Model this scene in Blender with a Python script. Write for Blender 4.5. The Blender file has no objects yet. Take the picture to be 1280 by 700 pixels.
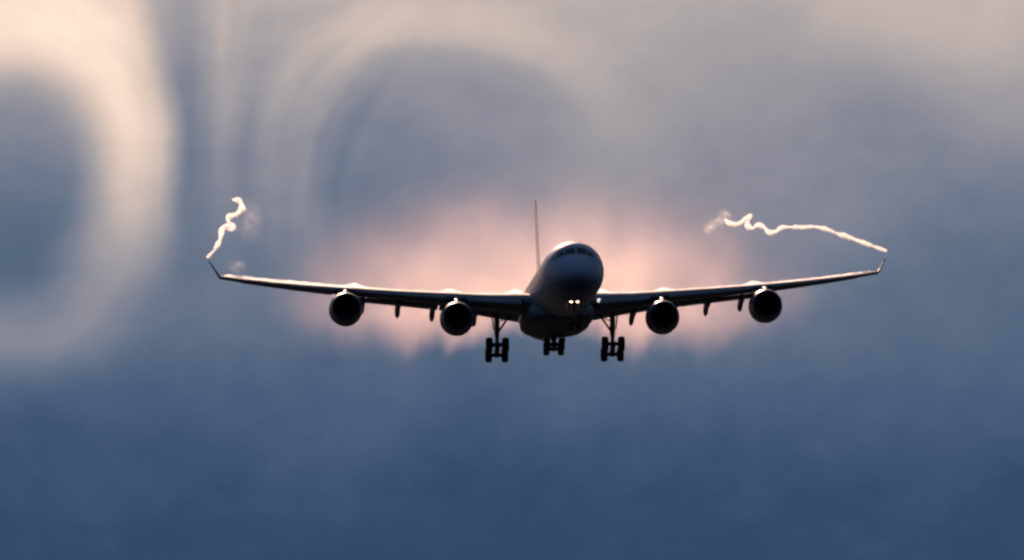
import bpy, bmesh, math, random
from mathutils import Vector, Matrix, Euler

random.seed(7)
R = math.radians
sc = bpy.context.scene
COL = sc.collection

# ------------------------------------------------------------------ camera
FPX = 10720.0                      # focal length in photo pixels (1280 wide): a 300 mm lens
EL0 = R(2.534)                     # the lens points slightly above the horizon
CAM = Vector((0, 0, 1.8))
cam_d = bpy.data.cameras.new('camera')
cam_d.sensor_width = 36.0
cam_d.lens = 36.0 * FPX / 1280.0
cam_d.clip_start = 1.0
cam_d.clip_end = 60000.0
cam = bpy.data.objects.new('camera', cam_d)
COL.objects.link(cam)
cam.location = CAM
cam.rotation_euler = (math.pi / 2 + EL0, 0, 0)
sc.camera = cam

sc.view_settings.view_transform = 'Standard'
sc.view_settings.look = 'None'
sc.view_settings.exposure = 0.0
sc.view_settings.gamma = 1.0
sc.cycles.use_denoising = True
sc.cycles.max_bounces = 8
sc.cycles.volume_bounces = 1
sc.cycles.volume_step_rate = 1.0
sc.cycles.volume_max_steps = 512
sc.cycles.pixel_filter_type = 'BLACKMAN_HARRIS'
sc.cycles.filter_width = 2.5       # a soft long lens

# ------------------------------------------------------------------ sun
SUN_EL, SUN_AZ = R(17.0), R(-5.5)  # low sun behind the aircraft
sun_d = bpy.data.lights.new('sun', 'SUN')
sun_d.energy = 4.2
sun_d.angle = R(0.6)
sun_d.color = (1.0, 0.64, 0.45)
sun = bpy.data.objects.new('sun', sun_d)
COL.objects.link(sun)
to_sun = Vector((math.sin(SUN_AZ) * math.cos(SUN_EL), math.cos(SUN_AZ) * math.cos(SUN_EL), math.sin(SUN_EL)))
sun.rotation_euler = to_sun.to_track_quat('Z', 'Y').to_euler()

# ------------------------------------------------------------------ node helper
class G:
    """small arithmetic on shader nodes"""
    def __init__(self, tree):
        self.t = tree
    def node(self, typ, **kw):
        n = self.t.nodes.new(typ)
        for k, v in kw.items():
            setattr(n, k, v)
        return n
    def put(self, sock, v):
        if hasattr(v, 'is_output'):
            self.t.links.new(v, sock)
        else:
            sock.default_value = v
    def m(self, op, a, b=0.0, c=0.0):
        n = self.node('ShaderNodeMath', operation=op)
        self.put(n.inputs[0], a); self.put(n.inputs[1], b); self.put(n.inputs[2], c)
        return n.outputs[0]
    def add(self, *a):
        r = a[0]
        for x in a[1:]:
            r = self.m('ADD', r, x)
        return r
    def sub(self, a, b): return self.m('SUBTRACT', a, b)
    def mul(self, *a):
        r = a[0]
        for x in a[1:]:
            r = self.m('MULTIPLY', r, x)
        return r
    def div(self, a, b): return self.m('DIVIDE', a, b)
    def sstep(self, x, a, b, lo=0.0, hi=1.0, mode='SMOOTHSTEP'):
        n = self.node('ShaderNodeMapRange', interpolation_type=mode)
        n.clamp = True
        self.put(n.inputs['Value'], x)
        n.inputs['From Min'].default_value = a; n.inputs['From Max'].default_value = b
        n.inputs['To Min'].default_value = lo; n.inputs['To Max'].default_value = hi
        return n.outputs['Result']
    def vec(self, x, y, z):
        n = self.node('ShaderNodeCombineXYZ')
        self.put(n.inputs[0], x); self.put(n.inputs[1], y); self.put(n.inputs[2], z)
        return n.outputs[0]
    def sep(self, v):
        n = self.node('ShaderNodeSeparateXYZ')
        self.put(n.inputs[0], v)
        return n.outputs
    def noise(self, v, scale, detail=3.0, rough=0.5, dist=0.0):
        n = self.node('ShaderNodeTexNoise')
        self.put(n.inputs['Vector'], v)
        n.inputs['Scale'].default_value = scale; n.inputs['Detail'].default_value = detail
        n.inputs['Roughness'].default_value = rough; n.inputs['Distortion'].default_value = dist
        return n.outputs[0]
    def gauss(self, x, y, cx, cy, sx, sy, amp):
        a = self.div(self.sub(x, cx), sx); b = self.div(self.sub(y, cy), sy)
        q = self.add(self.mul(a, a), self.mul(b, b))
        return self.mul(self.m('EXPONENT', self.mul(q, -0.5)), amp)
    def ramp(self, x, stops, interp='LINEAR'):
        n = self.node('ShaderNodeValToRGB')
        cr = n.color_ramp
        cr.interpolation = interp
        while len(cr.elements) < len(stops):
            cr.elements.new(0.5)
        for e, (p, c) in zip(cr.elements, stops):
            e.position = p
            e.color = (c[0], c[1], c[2], 1)
        self.put(n.inputs[0], x)
        return n.outputs[0]
    def curve(self, x, pts, lo, hi):
        """piecewise-linear number: pts (x, y)"""
        f = self.sstep(x, lo, hi, mode='LINEAR')
        return self.ramp(f, [((p - lo) / (hi - lo), (y, y, y)) for p, y in pts])

def lin(c):
    c = c / 255.0
    return c / 12.92 if c <= 0.04045 else ((c + 0.055) / 1.055) ** 2.4
def srgb(r, g, b): return (lin(r), lin(g), lin(b))

# ------------------------------------------------------------------ sky: layered sunset cloud over a Nishita sky
world = bpy.data.worlds.new('World')
sc.world = world
world.use_nodes = True
wt = world.node_tree
wt.nodes.clear()
g = G(wt)
d = g.sep(g.node('ShaderNodeTexCoord').outputs['Generated'])
az = g.m('ARCTAN2', d[0], d[1])
el = g.m('ARCSINE', d[2])
K = FPX / 100.0                    # one unit = 100 photo pixels = 0.53 degree of sky
U0 = g.mul(az, K)
V0 = g.mul(g.sub(el, EL0), K)
P0 = g.vec(U0, V0, 0.0)
w1 = g.sub(g.noise(P0, 0.45, 3.0), 0.5)
w2 = g.sub(g.noise(g.vec(V0, U0, 7.3), 0.45, 3.0), 0.5)
U = g.add(U0, g.mul(w1, 0.40))
V = g.add(V0, g.mul(w2, 0.40))
base = g.curve(V, [(-9, .25), (-3.5, .285), (-2.5, .315), (-1.5, .362), (-.7, .415), (.1, .445), (1, .495),
                   (1.8, .545), (2.6, .60), (3.5, .68), (6, .70), (12, .55)], -9, 12)
# the big rolled-up vapour ring on the left
rx = g.div(g.add(U, 6.3), 1.55); ry = g.div(g.sub(V, 1.2), 2.0)
rr = g.m('SQRT', g.add(g.mul(rx, rx), g.mul(ry, ry)))
topf = g.sstep(V, 2.2, 3.6)
edge_u = g.add(U, g.mul(g.m('MAXIMUM', g.sub(V, 1.8), 0.0), .24))
band = g.mul(g.sstep(g.add(rr, g.mul(topf, .10)), .45, 1.02), g.sstep(g.sub(rr, g.mul(topf, .22)), 1.0, 1.36, 1.0, .62),
             g.sstep(edge_u, -4.42, -3.98, 1.0, 0.0), g.sub(1.0, g.mul(g.sstep(rr, 1.0, 1.65), g.sstep(V, -.3, 1.3, 1.0, 0.0))))
bamp = g.curve(V, [(-2.2, .0), (-.9, .10), (.1, .145), (1, .26), (1.8, .33), (2.6, .31), (3.5, .235), (7, 0.05)], -2.2, 7)
strand = g.sub(g.noise(g.vec(g.div(rx, g.add(rr, .05)), g.div(ry, g.add(rr, .05)), g.mul(rr, 4.5)), 1.0, 4.0, .6), .5)
ring = g.mul(band, g.add(bamp, g.mul(strand, .085)))
core = g.gauss(U, V, -6.4, .65, .85, 1.0, -.065)
# thin dark gap between the ring and the fibrous curtain
gap = g.mul(g.gauss(g.add(U, g.mul(V, 0.02)), V, -4.03, 3.0, .19, 1.7, -.075), 1.0)
# second, wider roll above the aircraft
sx = g.div(g.add(U, .95), 1.8); sy = g.div(g.sub(V, 1.55), 1.25)
sr = g.m('SQRT', g.add(g.mul(sx, sx), g.mul(sy, sy)))
disc = g.mul(g.sstep(sr, .66, 1.18, 1.0, 0.0), g.curve(U, [(-3.2, .06), (-1.6, .05), (-.2, .035), (.9, .015), (2, 0)], -3.2, 2), g.sstep(V, -.2, 1.2), -1.0)
# fibres drawn out between the two rolls, bending round the wide one
bend = g.add(U, g.mul(g.m('MAXIMUM', g.sub(V, 1.0), 0.0), g.m('MAXIMUM', g.sub(V, 1.0), 0.0), g.sstep(U, -3.7, -1.7, 0.0, -.22)))
fa = g.noise(g.vec(g.mul(bend, 1.35), g.mul(V, 0.13), 3.1), 1.0, 2.0, 0.5)
fb = g.noise(g.vec(g.mul(g.add(bend, g.mul(V, -.05)), 5.0), g.mul(V, 0.22), 8.4), 1.0, 3.0, 0.55)
fib = g.sub(g.add(g.mul(fa, .62), g.mul(fb, .38)), 0.5)
curtain = g.mul(g.gauss(U, V, -2.85, 2.5, .85, 1.5, 1.0), g.add(-.002, g.mul(fib, .28)))
strand2 = g.sub(g.noise(g.vec(g.div(sx, g.add(sr, .05)), g.div(sy, g.add(sr, .05)), g.mul(sr, 5.0)), 1.0, 4.0, .6), .5)
sb = g.div(g.sub(sr, 1.32), .22)
arc = g.mul(g.m('EXPONENT', g.mul(sb, sb, -.5)), g.sstep(V, .9, 2.6), g.sstep(U, -.2, 2.2, 1.0, .15), g.sstep(sr, .95, 1.22), g.sstep(U, -2.9, -1.7, .42, 1.0), g.add(.085, g.mul(strand2, .032)))
extra = g.add(g.gauss(U, V, 4.0, 1.1, 1.0, 1.1, .028), g.gauss(U, V, 6.3, 1.9, .8, .5, .04), g.gauss(U, V, -3.62, 2.8, .09, .9, .03), g.gauss(U, V, 5.7, 3.15, 1.3, .5, .045), g.gauss(U, V, 4.6, 2.5, .6, .35, -.03), g.gauss(U, V, 5.1, 2.7, .6, .4, .03), g.gauss(U, V, 4.3, 2.0, 1.0, .6, -.03), g.gauss(U, V, 6.3, .8, 1.2, 1.0, -.045),
              g.gauss(U, V, 1.6, 2.5, 1.1, .7, .03), g.gauss(U, V, 2.7, 3.6, .7, .5, -.03), g.gauss(U, V, .6, .9, 2.2, .7, .05),
              g.gauss(U, V, -3.3, -.2, 1.1, .7, .015), g.gauss(U, V, -6.2, -.8, .8, .35, .055), g.gauss(U, V, .8, -3.0, 1.5, 1.0, -.02))
n1 = g.sub(g.noise(g.vec(U0, g.mul(V0, 1.5), 1.7), .55, 5.0, .55), .5)
n2 = g.sub(g.noise(g.vec(U0, g.mul(V0, 1.3), 9.2), 2.2, 4.0, .6), .5)
n3 = g.sub(g.noise(g.vec(g.mul(U0, 1.1), g.mul(V0, .75), 21.0), .8, 4.0, .55), .5)
sky_l = g.add(base, g.mul(n3, g.sstep(V0, -1.6, 0.0, .065, .03)), ring, core, gap, curtain, disc, arc, extra, g.mul(n1, .085), g.mul(n2, .042))
stops = [(.22, (43, 68, 98)), (.285, (50, 75, 107)), (.32, (61, 83, 115)), (.37, (77, 95, 124)), (.42, (92, 108, 131)),
         (.47, (109, 120, 139)), (.52, (128, 132, 147)), (.57, (147, 146, 155)), (.64, (167, 162, 164)),
         (.71, (194, 180, 175)), (.78, (216, 197, 185)), (.86, (241, 215, 199)), (.92, (254, 231, 211))]
cloud = g.ramp(sky_l, [(p, srgb(*c)) for p, c in stops])
# the sky away from the sun is heavy and dark; only the sunward side glows
cosa = g.m('COSINE', g.sub(az, SUN_AZ))
side = g.mul(g.sstep(cosa, -.15, .93, 0.02, 1.0), g.sstep(el, R(8), R(55), 1.0, .8))
side = g.m('MAXIMUM', side, g.sstep(el, R(14), R(50), 0.0, .85))
side = g.mul(side, g.sstep(el, R(-6), R(-.5), .15, 1.0))
away = g.m('MAXIMUM', g.sstep(cosa, .25, .9, 1.0, 0.0), g.sstep(el, R(7), R(22)))
tint = g.node('ShaderNodeMix', data_type='RGBA')
wt.links.new(away, tint.inputs[0]); wt.links.new(cloud, tint.inputs[6]); tint.inputs[7].default_value = (.13, .21, .36, 1)
cloud = tint.outputs[2]
nish = g.node('ShaderNodeTexSky', sky_type='NISHITA')
nish.sun_disc = False
nish.sun_elevation = SUN_EL
nish.sun_rotation = SUN_AZ
bg_sky = g.node('ShaderNodeBackground')
wt.links.new(nish.outputs[0], bg_sky.inputs[0])
bg_sky.inputs[1].default_value = 0.05
bg_cl = g.node('ShaderNodeBackground')
wt.links.new(cloud, bg_cl.inputs[0])
wt.links.new(side, bg_cl.inputs[1])
cover = g.sstep(g.add(g.noise(g.vec(d[0], d[1], g.mul(d[2], 2.0)), 2.2, 4.0), g.sstep(el, R(12), R(45), .55, 0.0)), .35, .55)
mix = g.node('ShaderNodeMixShader')
wt.links.new(cover, mix.inputs[0])
wt.links.new(bg_sky.outputs[0], mix.inputs[1])
wt.links.new(bg_cl.outputs[0], mix.inputs[2])
wo = g.node('ShaderNodeOutputWorld')
wt.links.new(mix.outputs[0], wo.inputs[0])

# ------------------------------------------------------------------ materials
def mat(name, color, rough=.45, metal=0.0, var=.12, scale=1.2, coat=0.0, spec=.5):
    m = bpy.data.materials.new(name)
    m.use_nodes = True
    t = m.node_tree
    b = t.nodes['Principled BSDF']
    q = G(t)
    tc = q.node('ShaderNodeTexCoord').outputs['Object']
    n = q.noise(tc, scale, 5.0, .6)
    k = q.sstep(n, .3, .7, 1 - var, 1 + var, 'LINEAR')
    mx = q.node('ShaderNodeVectorMath', operation='SCALE')
    mx.inputs[0].default_value = color
    t.links.new(k, mx.inputs['Scale'])
    t.links.new(mx.outputs[0], b.inputs['Base Color'])
    rr_ = q.sstep(q.noise(tc, scale * 2.3, 4.0), .3, .7, rough * .85, min(1, rough * 1.15), 'LINEAR')
    t.links.new(rr_, b.inputs['Roughness'])
    b.inputs['Metallic'].default_value = metal
    b.inputs['Coat Weight'].default_value = coat
    b.inputs['Specular IOR Level'].default_value = spec
    return m

def paint_material():
    """blue-grey fuselage paint with underside shade put into its colour, panel joints and a row of cabin windows"""
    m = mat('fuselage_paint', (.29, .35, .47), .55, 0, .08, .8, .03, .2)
    t = m.node_tree
    q = G(t)
    b = t.nodes['Principled BSDF']
    src = b.inputs['Base Color'].links[0].from_socket
    o = q.sep(q.node('ShaderNodeTexCoord').outputs['Object'])
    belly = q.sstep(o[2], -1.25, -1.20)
    pitch = q.m('FRACT', q.div(o[1], .533))
    win = q.mul(q.sstep(q.m('ABSOLUTE', q.sub(pitch, .5)), .20, .24, 1, 0), q.sstep(q.m('ABSOLUTE', q.sub(o[2], .55)), .16, .19, 1, 0),
                q.sstep(o[1], -32.2, -32.0), q.sstep(o[1], 21.0, 21.2, 1, 0))
    joint = q.sstep(q.m('ABSOLUTE', q.sub(q.m('FRACT', q.div(o[1], 2.65)), .5)), .0, .006, .82, 1.0)
    mx = q.node('ShaderNodeMix', data_type='RGBA')
    t.links.new(belly, mx.inputs[0]); mx.inputs[6].default_value = (.20, .24, .33, 1)  # lower fuselage coloured darker, standing in for shade underneath
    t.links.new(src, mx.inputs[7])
    my = q.node('ShaderNodeMix', data_type='RGBA')
    t.links.new(win, my.inputs[0]); t.links.new(mx.outputs[2], my.inputs[6]); my.inputs[7].default_value = (.02, .025, .03, 1)
    sc_ = q.node('ShaderNodeVectorMath', operation='SCALE')
    t.links.new(my.outputs[2], sc_.inputs[0]); t.links.new(joint, sc_.inputs['Scale'])
    t.links.new(sc_.outputs[0], b.inputs['Base Color'])
    return m

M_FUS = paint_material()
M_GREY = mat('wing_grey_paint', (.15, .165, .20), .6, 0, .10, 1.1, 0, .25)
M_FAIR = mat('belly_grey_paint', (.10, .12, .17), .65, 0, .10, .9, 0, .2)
M_WHITE = mat('white_paint', (.70, .71, .72), .38, 0, .06, .8)
M_SLAT = mat('bare_slat_metal', (.72, .72, .73), .33, .85, .08, 1.3)
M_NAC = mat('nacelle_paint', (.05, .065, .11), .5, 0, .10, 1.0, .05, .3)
M_LIP = mat('intake_lip_metal', (.10, .11, .14), .42, .4, .10, 2.0)
M_DUCT = mat('intake_duct', (.05, .05, .055), .6, 0, .1, 2.0)
M_FAN = mat('fan_blade_metal', (.05, .05, .055), .5, .4, .15, 3.0)
M_HOT = mat('exhaust_metal', (.16, .14, .13), .5, .8, .2, 3.0)
M_GEAR = mat('gear_leg_metal', (.16, .165, .17), .4, .3, .12, 4.0)
M_TYRE = mat('tyre_rubber', (.022, .022, .023), .8, 0, .25, 5.0)
M_HUB = mat('wheel_hub_metal', (.20, .20, .21), .4, .6, .15, 5.0)
M_GLASS = mat('cockpit_glass', (.008, .009, .012), .12, 0, .1, 2.0, 0, .15)
M_DARK = mat('dark_bay', (.03, .03, .03), .8)

def emit(name, col, s):
    m = bpy.data.materials.new(name)
    m.use_nodes = True
    b = m.node_tree.nodes['Principled BSDF']
    b.inputs['Base Color'].default_value = (.8, .8, .8, 1)
    b.inputs['Emission Color'].default_value = (*col, 1)
    b.inputs['Emission Strength'].default_value = s
    return m
M_LAMP = emit('lit_lamp', (1.0, .66, .42), 16.0)
M_LAMP_DIM = emit('dim_lamp', (1.0, .95, .92), .9)

# ------------------------------------------------------------------ mesh helpers
def obj(name, bm, material, parent=None, sharp=32, smooth=True):
    bmesh.ops.recalc_face_normals(bm, faces=bm.faces)
    me = bpy.data.meshes.new(name)
    bm.to_mesh(me)
    bm.free()
    for mm in (material if isinstance(material, (list, tuple)) else [material]):
        me.materials.append(mm)
    if smooth:
        me.shade_smooth()
        me.set_sharp_from_angle(angle=R(sharp))
    o = bpy.data.objects.new(name, me)
    COL.objects.link(o)
    if parent:
        o.parent = parent
    return o

def loft(bm, loops, cap=True, mi=0, close=True):
    rows = [[bm.verts.new(p) for p in L] for L in loops]
    n = len(rows[0])
    for a, b in zip(rows, rows[1:]):
        for i in range(n if close else n - 1):
            j = (i + 1) % n
            f = bm.faces.new((a[i], a[j], b[j], b[i]))
            f.material_index = mi
    if cap and close:
        for r_ in (rows[0], rows[-1]):
            f = bm.faces.new(r_)
            f.material_index = mi
    return rows

def tube(bm, p0, p1, r0, r1=None, n=14, mi=0):
    p0, p1 = Vector(p0), Vector(p1)
    r1 = r0 if r1 is None else r1
    q = (p1 - p0).to_track_quat('Z', 'Y')
    def ring_(c, r_):
        return [c + q @ Vector((r_ * math.cos(2 * math.pi * k / n), r_ * math.sin(2 * math.pi * k / n), 0)) for k in range(n)]
    loft(bm, [ring_(p0, r0), ring_(p1, r1)], True, mi)

def lathe(bm, prof, axis='y', n=48, origin=(0, 0, 0), mi=0, close_ends=False):
    """prof: list of (along, radius)"""
    o = Vector(origin)
    loops = []
    for s, r_ in prof:
        L = []
        for k in range(n):
            a = 2 * math.pi * k / n
            c, s2 = r_ * math.cos(a), r_ * math.sin(a)
            L.append(o + (Vector((c, s, s2)) if axis == 'y' else Vector((s, c, s2))))
        loops.append(L)
    return loft(bm, loops, close_ends, mi)

def box(bm, c, size, rot=None, mi=0, bevel=0.0):
    c = Vector(c)
    r_ = bmesh.ops.create_cube(bm, size=1.0)
    vs = r_['verts']
    for v in vs:
        p = Vector((v.co.x * size[0], v.co.y * size[1], v.co.z * size[2]))
        v.co = c + (rot @ p if rot else p)
    fs = {f for v in vs for f in v.link_faces}
    for f in fs:
        f.material_index = mi
    if bevel:
        es = list({e for v in vs for e in v.link_edges})
        bmesh.ops.bevel(bm, geom=es, offset=bevel, segments=2, affect='EDGES')

def table(tab, x):
    """smooth (Catmull-Rom) lookup in rows (x, a, b, ...)"""
    n = len(tab)
    if x <= tab[0][0]: return list(tab[0][1:])
    if x >= tab[-1][0]: return list(tab[-1][1:])
    for i in range(n - 1):
        if tab[i][0] <= x <= tab[i + 1][0]:
            break
    x0, x1 = tab[i][0], tab[i + 1][0]
    t = (x - x0) / (x1 - x0)
    out = []
    for k in range(1, len(tab[0])):
        y0, y1 = tab[i][k], tab[i + 1][k]
        s = (y1 - y0) / (x1 - x0)
        sl = (y0 - tab[i - 1][k]) / (x0 - tab[i - 1][0]) if i > 0 else s
        sr_ = (tab[i + 2][k] - y1) / (tab[i + 2][0] - x1) if i + 2 < n else s
        d0 = 0 if sl * s <= 0 else 2 * sl * s / (sl + s)
        d1 = 0 if sr_ * s <= 0 else 2 * sr_ * s / (sr_ + s)
        h = x1 - x0
        out.append((2 * t**3 - 3 * t**2 + 1) * y0 + (t**3 - 2 * t**2 + t) * h * d0 + (-2 * t**3 + 3 * t**2) * y1 + (t**3 - t**2) * h * d1)
    return out

def lerp_table(tab, x):
    if x <= tab[0][0]: return list(tab[0][1:])
    for a, b in zip(tab, tab[1:]):
        if x <= b[0]:
            t = (x - a[0]) / (b[0] - a[0])
            return [p + (q - p) * t for p, q in zip(a[1:], b[1:])]
    return list(tab[-1][1:])

# ------------------------------------------------------------------ the ground far below
bm = bmesh.new()
rg = 26000
rows = []
for r_ in (0.5, 200, 1000, 5000, rg):
    rows.append([Vector((r_ * math.cos(a * math.pi / 24), r_ * math.sin(a * math.pi / 24), 0)) for a in range(48)])
loft(bm, rows, False)
ground = obj('ground', bm, mat('dusky_grass', (.012, .017, .022), 1.0, 0, .3, .02, 0, .05), None, smooth=False)
ground['kind'] = 'structure'

# ------------------------------------------------------------------ the airliner (nose along -Y, metres, origin at the main gear station)
DIST = 800.0
def pixel(px, py, dist):
    """a point in the scene on the line of sight through a photo pixel, at a chosen distance"""
    a, b = (px - 640) / FPX, (350 - py) / FPX
    v = Vector((a, 1.0, b))
    v.rotate(Euler((EL0, 0, 0)))
    return CAM + v * dist

plane = bpy.data.objects.new('airliner', None)
COL.objects.link(plane)
plane.empty_display_size = 5
plane.location = pixel(693, 375, DIST)
plane.rotation_euler = (R(-2.0), R(-.55), R(2.75))
plane['label'] = 'four engined white airliner on approach with wheels down, seen nearly head on'
plane['category'] = 'airplane'

# fuselage -----------------------------------------------------------
NOSE = -39.6
FT = [  # distance from nose, half width, top, bottom
    (0.0, .03, -.72, -.78), (.12, .42, -.36, -1.12), (.35, .80, -.02, -1.42), (.8, 1.22, .40, -1.74), (1.5, 1.66, .84, -2.05),
    (2.2, 1.96, 1.24, -2.25), (3.1, 2.22, 1.86, -2.42), (4.3, 2.46, 2.36, -2.58), (6.0, 2.66, 2.65, -2.72), (8.0, 2.78, 2.79, -2.80),
    (10.5, 2.82, 2.82, -2.82), (52.0, 2.82, 2.82, -2.82), (56.0, 2.76, 2.82, -2.62), (60.0, 2.52, 2.79, -1.95), (65.0, 1.98, 2.62, -.85),
    (70.0, 1.25, 2.25, .40), (73.5, .62, 1.92, 1.0), (75.2, .28, 1.68, 1.22)]
def fus(s, th):
    """surface point: s from the nose, th from the top (positive towards +x)"""
    w, zt, zb = table(FT, s)
    zc = (zt + zb) / 2
    h = (zt - zb) / 2
    return Vector((w * math.sin(th), NOSE + s, zc + h * math.cos(th)))
ss = [0, .04, .12, .22, .35, .5, .65, .8, 1.0, 1.25, 1.5, 1.75, 2.0, 2.3, 2.7, 3.1, 3.5, 4, 4.6, 5.3, 6, 7, 8, 9, 10.5] + \
     [12 + 4 * i for i in range(11)] + [54, 56, 58, 60, 62, 64, 66, 68, 70, 71.5, 73, 74, 74.8, 75.2]
bm = bmesh.new()
loft(bm, [[fus(s, 2 * math.pi * k / 72) for k in range(72)] for s in ss])
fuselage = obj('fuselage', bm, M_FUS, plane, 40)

def pane(s0, s1, t0, t1, s0b=None, s1b=None):
    """glass pane lying just proud of the nose skin; slanted edges allowed"""
    bm = bmesh.new()
    n = 6
    s0b = s0 if s0b is None else s0b
    s1b = s1 if s1b is None else s1b
    grid = []
    for i in range(n + 1):
        row = []
        for j in range(n + 1):
            v = j / n
            s = (s0 + (s0b - s0) * v) * (1 - i / n) + (s1 + (s1b - s1) * v) * (i / n)
            th = R(t0 + (t1 - t0) * v)
            p = fus(s, th)
            e = 1e-2
            nrm = (fus(s + e, th) - p).cross(fus(s, th + e) - p).normalized()
            if nrm.dot(p - Vector((0, p.y, 0))) < 0:
                nrm = -nrm
            row.append(p + nrm * .012)
        grid.append([bm.verts.new(p) for p in row])
    for i in range(n):
        for j in range(n):
            bm.faces.new((grid[i][j], grid[i][j + 1], grid[i + 1][j + 1], grid[i + 1][j]))
    return obj('cockpit_window', bm, M_GLASS, fuselage)
for sgn in (-1, 1):
    pane(2.25, 3.2, sgn * 2, sgn * 27, 2.35, 3.28)
    pane(2.40, 3.32, sgn * 29.5, sgn * 50, 2.75, 3.6)
    pane(2.85, 3.7, sgn * 52.5, sgn * 66, 3.3, 4.2)

# wing-body fairing
BF = [(-17.5, .3, -2.5, -2.75), (-16, 1.6, -2.1, -2.95), (-14, 2.5, -1.4, -3.1), (-11.5, 3.0, -.8, -3.2), (-7, 3.25, -.6, -3.28), (0, 3.25, -.8, -3.3),
      (4, 3.05, -1.1, -3.22), (7, 2.5, -1.7, -3.05), (9.5, 1.5, -2.2, -2.9), (11, .3, -2.5, -2.72)]
bm = bmesh.new()
loops = []
for i in range(40):
    y = -17.5 + 28.5 * i / 39
    w, zt, zb = table(BF, y)
    L = []
    for k in range(40):
        a = 2 * math.pi * k / 40
        c, s = math.cos(a), math.sin(a)
        L.append(Vector((w * math.copysign(abs(s) ** .8, s), y, (zt + zb) / 2 + (zt - zb) / 2 * math.copysign(abs(c) ** .8, c))))
    loops.append(L)
loft(bm, loops)
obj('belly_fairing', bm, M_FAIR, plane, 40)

# wing ---------------------------------------------------------------
WT = [  # x, leading edge y, leading edge z, chord, thickness ratio, incidence deg
    (1.6, -11.8, -1.05, 14.6, .135, 1.2), (2.9, -10.9, -.98, 13.8, .135, 1.0), (7.0, -8.2, -.55, 11.4, .12, .6), (10.7, -5.75, -.05, 9.1, .115, .5),
    (15.0, -2.95, .48, 7.5, .11, .3), (19.5, -.05, 1.08, 6.0, .105, .2), (23.0, 2.15, 1.57, 4.9, .105, .1), (26.4, 4.3, 2.10, 3.95, .105, 0),
    (29.0, 5.9, 2.56, 3.3, .105, 0), (31.0, 7.15, 2.95, 2.75, .10, 0)]
FLAP_LOW = [(2.8, -1.75), (7.0, -1.0), (10.7, -.50), (17.5, .35), (20.5, .72)]   # height of the lowered flap's trailing edge
def foil(n=22, t=.12, cam_=.018, lo=0.0, hi=1.0):
    """closed loop of an aerofoil between two chord fractions: upper from hi to lo, lower back"""
    def th(x): return 5 * t * (.2969 * math.sqrt(max(x, 0)) - .126 * x - .3516 * x * x + .2843 * x**3 - .1015 * x**4)
    def cb(x): return cam_ * 4 * x * (1 - x) * (1 - .35 * x)
    xs = [lo + (hi - lo) * (1 - math.cos(math.pi * i / n)) / 2 for i in range(n + 1)]
    up = [(x, cb(x) + th(x) + .0008) for x in reversed(xs)]
    dn = [(x, cb(x) - th(x) - .0008) for x in (xs[1:] if lo == 0 else xs)]
    return up + dn
def wing_section(x, sgn, lo=0.0, hi=1.0, drop=(0, 0, 0), grow=1.0):
    """drop: (aft, down, deflection in degrees about the leading end of the piece)"""
    ly, lz, c, t, inc = lerp_table(WT, x)
    a = R(inc)
    pts = []
    px0 = lo * c
    da = R(drop[2])
    for (u, w) in foil(22, t * grow, .018, lo, hi):
        du, dw = u * c - px0, w * c
        y1 = px0 + drop[0] + du * math.cos(da) + dw * math.sin(da)
        z1 = -drop[1] - du * math.sin(da) + dw * math.cos(da)
        pts.append(Vector((sgn * x, ly + y1 * math.cos(a) + z1 * math.sin(a), lz - y1 * math.sin(a) + z1 * math.cos(a))))
    return pts
def section_foil(x, sgn, c, ly, lz, t, defl, cam_=.03):
    a = R(defl)
    return [Vector((sgn * x, ly + u * c * math.cos(a) + w * c * math.sin(a), lz - u * c * math.sin(a) + w * c * math.cos(a)))
            for u, w in foil(14, t, cam_)]
def te(x):
    ly, lz, c, t, inc = lerp_table(WT, x)
    return ly + c * math.cos(R(inc)), lz - c * math.sin(R(inc))
def at_chord(x, f, up=0.0):
    ly, lz, c, t, inc = lerp_table(WT, x)
    return ly + f * c * math.cos(R(inc)), lz - f * c * math.sin(R(inc)) + up

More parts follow.
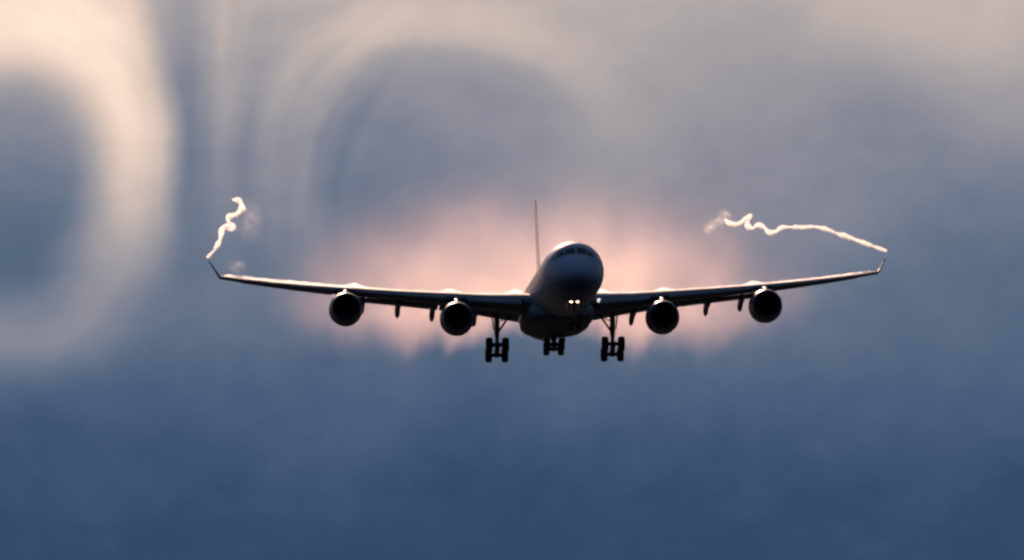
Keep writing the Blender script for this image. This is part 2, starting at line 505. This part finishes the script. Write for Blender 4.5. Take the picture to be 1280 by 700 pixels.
def make_wing(sgn):
    xs = [1.6, 2.9, 4, 5.5, 7, 8.5, 9.6, 10.7, 12, 13.5, 15, 17, 19.5, 21, 23, 24.7, 26.4, 28, 29, 30, 31]
    bm = bmesh.new()
    loft(bm, [wing_section(x, sgn) for x in xs])
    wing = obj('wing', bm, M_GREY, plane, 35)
    # leading edge slats, drooped forward of the wing, in bare metal
    for x0, x1 in ((3.6, 8.5), (10.3, 14.2), (14.25, 18.5), (20.4, 25.2), (25.25, 30.6)):
        bm = bmesh.new()
        secs = []
        for i in range(7):
            x = x0 + (x1 - x0) * i / 6
            ly, lz, c, t, inc = lerp_table(WT, x)
            cs = .13 * c + .12
            secs.append(section_foil(x, sgn, cs, ly - .045 * c - .05, lz - .022 * c + .02, .30, -14 + 26, .16))
        loft(bm, secs)
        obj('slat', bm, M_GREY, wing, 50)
    # trailing edge flaps run aft and down
    for x0, x1, cf in ((3.2, 10.6, 1.0), (10.75, 20.3, 1.0)):
        bm = bmesh.new()
        secs = []
        for i in range(9):
            x = x0 + (x1 - x0) * i / 8
            ly, lz, c, t, inc = lerp_table(WT, x)
            ty, tz = te(x)
            cs = max(1.35, .215 * c)
            low_ = lerp_table(FLAP_LOW, x)[0]
            secs.append(section_foil(x, sgn, cs, ty - .22 * cs, tz - .10, .13, math.degrees(math.asin(min(.8, max(.05, (tz - .10 - low_) / cs)))), .05))
        loft(bm, secs)
        obj('flap', bm, M_GREY, wing, 40)
    # aileron outboard
    bm = bmesh.new()
    secs = []
    for i in range(6):
        x = 20.6 + (29.0 - 20.6) * i / 5
        ly, lz, c, t, inc = lerp_table(WT, x)
        ty, tz = te(x)
        secs.append(section_foil(x, sgn, .26 * c, ty - .25 * c, tz + .02, .12, 5 + inc, 0))
    loft(bm, secs)
    obj('aileron', bm, M_GREY, wing, 40)
    # winglet
    bm = bmesh.new()
    secs = []
    for (x, ly, lz, c, t) in ((30.96, 7.13, 2.94, 2.76, .09), (31.08, 7.25, 3.02, 2.65, .085), (31.4, 7.95, 3.56, 2.05, .08), (31.72, 8.65, 4.1, 1.5, .08), (32.08, 9.4, 4.72, 1.0, .08)):
        n_ = Vector((-.75, 0, .55)) if x > 31.0 else Vector((-.2, 0, 1))
        n_.normalize()
        secs.append([Vector((sgn * (x + n_.x * w * c), ly + u * c, lz + n_.z * w * c)) for u, w in foil(14, t, .0)])
    loft(bm, secs)
    obj('winglet', bm, M_GREY, wing, 40)
    # flap track fairings
    for x in (7.4, 11.3, 14.5, 17.8):
        y0, z0 = at_chord(x, .50, -.25)
        ty, tz = te(x)
        ln = (ty + 1.7) - y0
        bm = bmesh.new()
        loops = []
        for i in range(15):
            f = i / 14
            y = y0 + ln * f
            r_ = .31 * min(1, (f / .2) ** .5, ((1 - f) / .16) ** .5) + .012
            z = z0 - .30 - .15 * f - (max(0, f - .5) / .5) ** 1.2 * (z0 - tz + .95)
            loops.append([Vector((sgn * x + r_ * .8 * math.cos(2 * math.pi * k / 16), y, z + r_ * 1.35 * math.sin(2 * math.pi * k / 16))) for k in range(16)])
        loft(bm, loops)
        obj('flap_track_fairing', bm, M_GREY, wing, 60)
    # landing light in the wing root
    y0, z0 = at_chord(3.5, 0.0)
    bm = bmesh.new()
    lathe(bm, [(0, .19), (-.05, .17), (-.08, .1), (-.09, .01)], n=20, origin=(sgn * 3.55, y0 - .02, z0 + .05), close_ends=True)
    obj('landing_light', bm, M_LAMP_DIM if sgn > 0 else M_GLASS, wing)
    return wing
for s_ in (-1, 1):
    make_wing(s_)

# engines --------------------------------------------------------------
def make_engine(x, y, z):
    """x, z of the axis and y of the intake face; the first one is built, the rest are copies"""
    bm = bmesh.new()
    lathe(bm, [(.55, 1.40), (.9, 1.455), (1.4, 1.52), (2.0, 1.56), (2.8, 1.56), (3.6, 1.50), (4.4, 1.38), (4.95, 1.27), (4.96, 1.23), (4.2, 1.20), (3.0, 1.18)], n=56)
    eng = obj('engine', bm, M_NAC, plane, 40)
    eng.location = (x, y, z)
    bm = bmesh.new()
    lathe(bm, [(.56, 1.405), (.3, 1.385), (.12, 1.35), (.03, 1.305), (0, 1.26), (.03, 1.215), (.12, 1.185), (.35, 1.17)], n=56)
    obj('intake_lip', bm, M_LIP, eng, 60)
    bm = bmesh.new()
    lathe(bm, [(.35, 1.17), (.8, 1.20), (1.3, 1.235), (1.75, 1.245)], n=48)
    obj('intake_duct', bm, M_DUCT, eng, 60)
    bm = bmesh.new()
    for k in range(26):
        a = 2 * math.pi * k / 26
        prev = None
        rows_ = []
        for i in range(6):
            f = i / 5
            r_ = .36 + (1.225 - .36) * f
            tw = R(28 + 34 * f)
            ch = .20 + .12 * f
            a2 = a + .10 * f * f
            cdir = Vector((math.cos(a2), 0, math.sin(a2)))
            tdir = Vector((-math.sin(a2), 0, math.cos(a2)))
            c_ = cdir * r_ + Vector((0, 1.42, 0))
            e = tdir * math.sin(tw) * ch + Vector((0, math.cos(tw) * ch, 0))
            rows_.append((bm.verts.new(c_ - e), bm.verts.new(c_ + e)))
        for p, q in zip(rows_, rows_[1:]):
            bm.faces.new((p[0], p[1], q[1], q[0]))
    lathe(bm, [(1.72, 1.24), (1.72, .30)], n=40)
    obj('fan', bm, M_FAN, eng, 30)
    bm = bmesh.new()
    lathe(bm, [(.82, .01), (.9, .07), (1.1, .2), (1.3, .31), (1.45, .37), (1.72, .38)], n=32)
    obj('spinner', bm, M_FAN, eng, 60)
    bm = bmesh.new()
    lathe(bm, [(3.0, 1.16), (3.6, .98), (4.6, .86), (5.6, .68), (6.2, .55), (6.2, .50), (5.6, .48), (5.6, .36), (6.4, .22), (7.0, .03)], n=40)
    obj('exhaust_nozzle', bm, M_HOT, eng, 40)
    # pylon
    bm = bmesh.new()
    ly, lz, c, t, inc = lerp_table(WT, abs(x))
    loops = []
    top0 = 1.50
    ywing = ly - y
    for (yy, zt, zb, w) in ((1.0, 1.50, 1.30, .05), (1.6, 1.66, 1.40, .18), (2.6, 1.86, 1.42, .24), (ywing - .2, lz - z - .02, 1.30, .26),
                            (ywing + .9, lz - z - .10, 1.0, .26), (ywing + 2.4, lz - z - .30, .72, .22), (ywing + 4.0, lz - z - .52, lz - z - .75, .06)):
        L = []
        for k in range(12):
            a = 2 * math.pi * k / 12
            L.append(Vector((w * math.cos(a), yy, (zt + zb) / 2 + (zt - zb) / 2 * math.copysign(abs(math.sin(a)) ** .7, math.sin(a)))))
        loops.append(L)
    loft(bm, loops)
    obj('pylon', bm, M_NAC, eng, 50)
    return eng
e_in = make_engine(-9.5, -11.0, -2.35)
e_out = make_engine(-19.55, -4.6, -.90)
for src in (e_in, e_out):
    c = src.copy()
    COL.objects.link(c)
    c.parent = plane
    c.location.x = -src.location.x
    for ch in list(src.children):
        k = ch.copy()
        COL.objects.link(k)
        k.parent = c

# tail -----------------------------------------------------------------
bm = bmesh.new()
secs = []
for i in range(9):
    f = i / 8
    z = 2.3 + (12.15 - 2.3) * f
    ly = 23.6 + (31.6 - 23.6) * f
    c = 8.0 + (2.9 - 8.0) * f
    secs.append([Vector((w * c, ly + u * c, z)) for u, w in foil(16, .042, 0, 0, .70)])
loft(bm, secs)
fin = obj('tail_fin', bm, M_WHITE, plane, 35)
bm = bmesh.new()
secs = []
for i in range(9):
    f = i / 8
    z = 2.5 + (12.05 - 2.5) * f
    ly = 23.6 + (31.6 - 23.6) * f
    c = 8.0 + (2.9 - 8.0) * f
    secs.append([Vector((w * c, ly + .012 + u * c, z)) for u, w in foil(14, .042, 0, .70, 1.0)])
loft(bm, secs)
obj('rudder', bm, M_WHITE, fin, 35)
for sgn in (-1, 1):
    def hs(f):
        return .6 + (10.9 - .6) * f, 26.2 + 7.0 * f, 1.25 + 1.05 * f, 5.4 + (2.1 - 5.4) * f
    bm = bmesh.new()
    secs = []
    for i in range(8):
        x, ly, z, c = hs(i / 7)
        secs.append([Vector((sgn * x, ly + u * c, z + w * c)) for u, w in foil(14, .09, 0, 0, .72)])
    loft(bm, secs)
    st = obj('tailplane', bm, M_WHITE, plane, 35)
    bm = bmesh.new()
    secs = []
    for i in range(8):
        x, ly, z, c = hs(.04 + .94 * i / 7)
        secs.append([Vector((sgn * x, ly + .012 + u * c, z + w * c)) for u, w in foil(12, .09, 0, .72, 1.0)])
    loft(bm, secs)
    obj('elevator', bm, M_WHITE, st, 35)

# landing gear -----------------------------------------------------------
def wheel(parent, loc, rad, wid):
    bm = bmesh.new()
    h = wid / 2
    prof = [(-h * .55, rad * .50), (-h * .92, rad * .62), (-h, rad * .78), (-h * .88, rad * .92), (-h * .55, rad * .985), (0, rad),
            (h * .55, rad * .985), (h * .88, rad * .92), (h, rad * .78), (h * .92, rad * .62), (h * .55, rad * .50)]
    lathe(bm, prof, 'x', 32)
    lathe(bm, [(-h * .60, rad * .52), (-h * .45, rad * .44), (-h * .30, rad * .20), (-h * .5, rad * .12), (-h * .5, .01)], 'x', 24, mi=1)
    lathe(bm, [(h * .60, rad * .52), (h * .45, rad * .44), (h * .30, rad * .20), (h * .5, rad * .12), (h * .5, .01)], 'x', 24, mi=1)
    o = obj('wheel', bm, [M_TYRE, M_HUB], parent, 45)
    o.location = loc
    return o

def bogie_gear(name, x, y, ztop, zbogie, half, wb, tilt, rad, wid, stay):
    """a strut with a four wheel bogie; stay: sign and reach of the side stay"""
    bm = bmesh.new()
    top = Vector((x, y, ztop)); bot = Vector((x, y + .12, zbogie))
    tube(bm, top, top.lerp(bot, .58), .25)
    tube(bm, top.lerp(bot, .54), bot, .18)
    for f in (.56, .60):
        tube(bm, top.lerp(bot, f), top.lerp(bot, f + .025), .25)
    tube(bm, top.lerp(bot, .60) + Vector((0, .25, 0)), bot + Vector((0, .42, .35)), .055)         # torque link
    tube(bm, bot + Vector((0, .42, .35)), bot + Vector((0, .1, 0)), .055)
    tube(bm, top.lerp(bot, .5), Vector((x, y - 1.9, ztop + .2)), .07)                              # drag brace
    if stay:
        tube(bm, top.lerp(bot, .55), Vector((x + stay, y, ztop + .15)), .10)
        tube(bm, top.lerp(bot, .22), Vector((x + stay * .55, y, ztop - .72 + .3)), .05)
    leg = obj(name, bm, M_GEAR, plane, 45)
    t = R(tilt)
    ax = Vector((0, math.cos(t), -math.sin(t)))    # aft and down
    bm = bmesh.new()
    tube(bm, bot - ax * (wb / 2 + .1), bot + ax * (wb / 2 + .1), .24)
    for s in (-1, 1):
        c = bot + ax * (s * wb / 2)
        tube(bm, c - Vector((half, 0, 0)), c + Vector((half, 0, 0)), .10)
        tube(bm, c - Vector((half * .55, 0, 0)), c + Vector((half * .55, 0, 0)), .2)
    obj('bogie_beam', bm, M_GEAR, leg, 45)
    for s in (-1, 1):
        for q in (-1, 1):
            wheel(leg, bot + ax * (s * wb / 2) + Vector((q * half, 0, 0)), rad, wid)
    return leg

for sgn in (-1, 1):
    leg = bogie_gear('main_landing_gear', sgn * 5.4, 0.0, -1.35, -4.62, .76, 1.98, 25, .70, .62, -sgn * 1.35)
    bm = bmesh.new()
    box(bm, (sgn * 5.78, .05, -2.05), (.06, 1.5, 1.45), Matrix.Rotation(R(sgn * 5), 3, 'Y'), bevel=.02)
    obj('gear_door', bm, M_FAIR, leg)
leg = bogie_gear('centre_landing_gear', 0.0, 1.6, -3.0, -4.25, .68, 1.55, 12, .62, .56, 0)
for sgn in (-1, 1):
    bm = bmesh.new()
    box(bm, (sgn * .95, 1.2, -3.5), (.05, 1.7, .62), Matrix.Rotation(R(sgn * -12), 3, 'Y'), bevel=.02)
    obj('gear_door', bm, M_FAIR, leg)

# nose gear with its lamps
bm = bmesh.new()
yn = -33.0
tube(bm, (0, yn, -2.4), (0, yn - .1, -3.9), .13)
tube(bm, (0, yn - .1, -3.8), (0, yn - .14, -4.75), .09)
tube(bm, (0, yn - .05, -3.5), (0, yn - 1.5, -2.6), .06)
tube(bm, (-.36, yn - .14, -4.75), (.36, yn - .14, -4.75), .08)
nleg = obj('nose_landing_gear', bm, M_GEAR, plane, 45)
for s in (-1, 1):
    wheel(nleg, (s * .36, yn - .14, -4.75), .53, .40)
    bm = bmesh.new()
    lathe(bm, [(.20, .05), (.18, .12), (.05, .17), (0, .18)], n=24, origin=(s * .27, yn - .42, -2.60))
    lathe(bm, [(.0, .18), (-.03, .15), (-.05, .07), (-.055, .005)], n=24, origin=(s * .27, yn - .42, -2.60), mi=1)
    obj('landing_light', bm, [M_GEAR, M_LAMP], nleg, 60)
    bm = bmesh.new()
    box(bm, (s * .62, yn + .9, -3.05), (.04, 2.2, .75), Matrix.Rotation(R(s * -8), 3, 'Y'), bevel=.015)
    obj('gear_door', bm, M_FUS, nleg)

# ------------------------------------------------------------------ vapour
def volume(name, color, build, aniso=.7):
    m = bpy.data.materials.new(name)
    m.use_nodes = True
    t = m.node_tree
    t.nodes.clear()
    q = G(t)
    pv = q.node('ShaderNodeVolumePrincipled')
    pv.inputs['Color'].default_value = (*color, 1)
    pv.inputs['Anisotropy'].default_value = aniso
    dens = build(q)
    q.put(pv.inputs['Density'], dens)
    out = q.node('ShaderNodeOutputMaterial')
    t.links.new(pv.outputs[0], out.inputs['Volume'])
    return m

def rope(name, pts, label, dens=2.1):
    """a corkscrewing vapour core shed from a wing tip: (pixel x, pixel y, distance, radius)"""
    P = [pixel(a, b, c) for a, b, c, r_ in pts]
    RAD = [p[3] for p in pts]
    C = []
    n = len(P)
    for i in range(n - 1):
        p0, p1, p2, p3 = P[max(i - 1, 0)], P[i], P[i + 1], P[min(i + 2, n - 1)]
        for k in range(6):
            t = k / 6
            C.append((.5 * ((2 * p1) + (p2 - p0) * t + (2 * p0 - 5 * p1 + 4 * p2 - p3) * t * t + (3 * p1 - p0 - 3 * p2 + p3) * t**3),
                      RAD[i] + (RAD[i + 1] - RAD[i]) * t))
    C.append((P[-1], RAD[-1]))
    o0 = P[0].copy()
    loops = []
    for i, (c, r_) in enumerate(C):
        tdir = (C[min(i + 1, len(C) - 1)][0] - C[max(i - 1, 0)][0]).normalized()
        side_ = tdir.cross(Vector((0, 0, 1)))
        if side_.length < .05:
            side_ = Vector((1, 0, 0))
        side_.normalize()
        up = side_.cross(tdir).normalized()
        e = .95 + .22 * math.sin(i * .55) + .14 * math.sin(i * 1.7 + 1) + random.uniform(-.16, .16)
        if i in (0, len(C) - 1):
            e *= .3
        loops.append((c - o0, side_, up, r_ * e * .86))
    def shell(nm, k_, mat_, parent=None):
        bm = bmesh.new()
        loft(bm, [[c + (a * math.cos(2 * math.pi * k / 14) + b * math.sin(2 * math.pi * k / 14)) * r_ * k_ for k in range(14)] for c, a, b, r_ in loops])
        return obj(nm, bm, mat_, parent)
    def b(f):
        def go(q):
            tc = q.node('ShaderNodeTexCoord').outputs['Object']
            return q.mul(q.sstep(q.noise(tc, 1.0, 4.0, .6), .34, .60, .10, 1.0), f)
        return go
    o = shell(name, .58, volume(name + '_core', (.97, .95, .95), b(dens), .6))
    shell('vapour_halo', 1.25, volume(name + '_halo', (.97, .95, .95), b(dens * .2), .6), o)
    o.location = o0
    o['label'] = label
    o['category'] = 'vapour trail'
    o['group'] = 'wingtip vapour trails'
    return o
LP = [(258.5, 322.5, 809, .14), (264, 317, 813, .19), (270, 310, 818, .21), (274.5, 301, 826, .22), (276.5, 293, 834, .24), (277.5, 286, 842, .26),
      (283, 283, 848, .27), (290, 287, 853, .26), (292, 283, 857, .22), (285.5, 277, 862, .26), (287, 270.5, 868, .26), (296, 268, 875, .28), (302, 262, 882, .30),
      (301.5, 255, 890, .29), (297, 250, 896, .28), (291, 250, 902, .22)]
rope('wingtip_vortex', LP, 'short bright twisted vapour trail rising above the left wingtip')
RP = [(1108.5, 314, 809, .14), (1098, 310, 815, .20), (1086, 306, 822, .22), (1073, 301, 830, .23), (1060, 296.5, 838, .23), (1047, 292, 846, .23), (1034, 287, 854, .23),
      (1019, 283.5, 864, .22), (1004, 284, 874, .21), (989, 284, 884, .21), (977, 284.5, 892, .22), (970, 289.5, 900, .25), (962, 291, 907, .26), (955.5, 285, 914, .24),
      (948, 281, 921, .24), (940, 285.5, 928, .25), (934, 281, 935, .26), (938.5, 270, 941, .22), (930.5, 275, 948, .26), (921, 280.5, 956, .27), (911, 279, 964, .26),
      (906.5, 274, 972, .22)]
rope('wingtip_vortex', RP, 'long wavy white vapour trail streaming left from the right wingtip')

# faint loose curls where the trails break up
def puff(name, px, py, dist, rad, label, dens):
    bm = bmesh.new()
    bmesh.ops.create_icosphere(bm, subdivisions=3, radius=1.0)
    for v in bm.verts:
        v.co = Vector((v.co.x * rad[0], v.co.y * rad[1], v.co.z * rad[2]))
    def b(q):
        tc = q.node('ShaderNodeTexCoord').outputs['Object']
        o = q.sep(tc)
        rr_ = q.m('SQRT', q.add(q.mul(q.div(o[0], rad[0]), q.div(o[0], rad[0])), q.mul(q.div(o[1], rad[1]), q.div(o[1], rad[1])), q.mul(q.div(o[2], rad[2]), q.div(o[2], rad[2]))))
        return q.mul(q.sstep(rr_, .15, 1.0, 1, 0), q.sstep(q.noise(tc, 2.0, 5.0, .7), .46, .66), dens)
    o = obj(name, bm, volume(name + '_vapour', (.97, .94, .94), b, .7))
    o.location = pixel(px, py, dist)
    o['kind'] = 'stuff'
    o['label'] = label
    o['category'] = 'vapour'
    return o
puff('vapour_wisp', 886, 286, 985, (1.0, 2.0, .9), 'pale curl of vapour at the far end of the long right trail', .30)
puff('vapour_wisp', 905, 270, 975, (1.2, 3.0, 1.1), 'faint vapour puff above the broken end of the right trail', .15)
puff('vapour_wisp', 895, 278, 980, (1.3, 3.0, .8), 'thin vapour wisp bridging the broken end of the right trail', .15)
puff('vapour_wisp', 312, 275, 890, (2.0, 4.0, 3.0), 'faint vapour wisp to the right of the left wingtip trail', .05)
puff('vapour_wisp', 296, 333, 818, (1.3, 2.0, .9), 'small vapour wisp just above the left wing near its tip', .11)

# thin vapour hugging the top of each wing
for sgn in (-1, 1):
    bm = bmesh.new()
    loops = []
    NX = 60
    for i in range(NX):
        x = 3.2 + (30.7 - 3.2) * i / (NX - 1)
        ly, lz, c, t, inc = lerp_table(WT, x)
        a = R(inc)
        h = (.07 + (.17 if sgn < 0 else .08) * min(1, max(0, (x - 15) / 9)) + .09 * random.random() * random.random()) * (.35 if i in (0, NX - 1) else 1)
        for bx, bh in ((9.9, .28), (18.6, .32), (3.9, .36)):
            h += bh * math.exp(-((x - bx) / .55) ** 2)
        low, high = [], []
        for f in (.10, .25, .45, .65, .85):
            th_ = 5 * t * (.2969 * math.sqrt(f) - .126 * f - .3516 * f * f + .2843 * f**3 - .1015 * f**4)
            cb_ = .018 * 4 * f * (1 - f) * (1 - .35 * f)
            w = (th_ + cb_) * c + .02
            yy, zz = ly + f * c * math.cos(a) + w * math.sin(a), lz - f * c * math.sin(a) + w * math.cos(a)
            low.append(Vector((sgn * x, yy, zz)))
            high.append(Vector((sgn * x, yy, zz + h * (.5 if f in (.10, .85) else 1))))
        loops.append(low + high[::-1])
    loft(bm, loops)
    def b(q):
        tc = q.node('ShaderNodeTexCoord').outputs['Object']
        return q.mul(q.sstep(q.noise(tc, .8, 4.0, .6), .38, .62, .06, 1.0), .6)
    o = obj('wing_vapour', bm, volume('wing_vapour', (.97, .94, .93), b, .7), None)
    o.matrix_world = Matrix.LocRotScale(plane.location, plane.rotation_euler, None)
    o['kind'] = 'stuff'
    o['label'] = 'thin bright layer of vapour along the top of the %s wing' % ('left' if sgn < 0 else 'right')
    o['category'] = 'vapour'

# the broad pink sunlit condensation cloud streaming off the wings
CX, CY, CZ = 30.0, 30.0, 13.0      # half sizes of the box that holds it
bm = bmesh.new()
box(bm, (0, 0, 0), (2 * CX, 2 * CY, 2 * CZ))
def cloud_density(q):
    tc = q.node('ShaderNodeTexCoord').outputs['Object']
    o = q.sep(tc)
    X, Y, Z = o[0], o[1], o[2]
    # vertical streaks pulled down by the downwash
    st = q.sub(q.noise(q.vec(q.mul(X, .21), q.mul(Y, .04), q.mul(Z, .08)), 1.0, 2.0, .5), .5)
    # it hangs lower behind the engines and the flap ends
    hang = 0.0
    for xi, wi, ai in ((-13.0, 1.4, 1.3), (-8.4, .7, .9), (-19.0, .8, .8), (9.8, 1.1, 1.1), (17.2, 1.5, 1.5)):
        t_ = q.div(q.sub(X, xi), wi)
        hang = q.add(hang, q.mul(q.m('EXPONENT', q.mul(t_, t_, -.5)), ai))
    fine = q.sub(q.noise(q.vec(q.mul(X, .75), q.mul(Y, .04), q.mul(Z, .10)), 1.0, 3.0, .55), .5)
    zl = q.add(Z, q.mul(st, 4.5), q.mul(fine, 3.2), hang)
    low = q.sstep(q.sub(zl, q.sstep(q.m('ABSOLUTE', X), 3.0, 8.5, 1.3, 0.0)), -4.9, -2.0)
    lump0 = q.sub(q.noise(q.vec(q.mul(X, .10), q.mul(Y, .03), 4.0), 1.0, 3.0, .5), .5)
    zu = q.m('MAXIMUM', q.add(Z, q.mul(st, .8), q.mul(lump0, 7.0), .3), 0.0)
    high = q.m('EXPONENT', q.mul(zu, zu, -1 / (2 * 4.7 ** 2)))
    ax = q.add(q.m('ABSOLUTE', q.add(X, -.6)), q.mul(q.m('MAXIMUM', Z, 0.0), .5))
    lump = q.sub(q.noise(q.vec(q.mul(X, .075), q.mul(Y, .03), q.mul(Z, .09)), 1.0, 3.0, .5), .5)
    span = q.sstep(q.add(ax, q.mul(q.m('MAXIMUM', q.sub(-1.0, Z), 0.0), .9), q.mul(st, q.sstep(Z, -3.0, 1.0, 4.0, 1.0)), q.mul(lump, 10.0)), 4.0, 29.0, 1, 0)
    fore = q.sstep(Y, -26.0, -14.0)
    aft = q.sstep(Y, 10.0, 29.0, 1, 0)
    edge = q.mul(q.sstep(q.m('ABSOLUTE', Z), CZ - 3, CZ - .2, 1, 0), q.sstep(q.m('ABSOLUTE', X), CX - 4, CX - .2, 1, 0))
    clump = q.sstep(q.noise(q.vec(q.mul(X, .17), q.mul(Y, .05), q.mul(Z, .15)), 1.0, 4.0, .55), .32, .68, .55, 1.22)
    return q.mul(low, high, span, fore, aft, edge, clump, q.sstep(Z, -3.0, -.5, 1.45, 1.0), .0108)
o = obj('condensation_cloud', bm, volume('condensation_vapour', (1.0, .81, .77), cloud_density, .68), None, smooth=False)
o.matrix_world = Matrix.LocRotScale(plane.location, plane.rotation_euler, None) @ Matrix.Translation((0.3, 31.5, 3.2))
o['kind'] = 'stuff'
o['label'] = 'broad pink sunlit cloud of condensation behind the wings'
o['category'] = 'cloud'
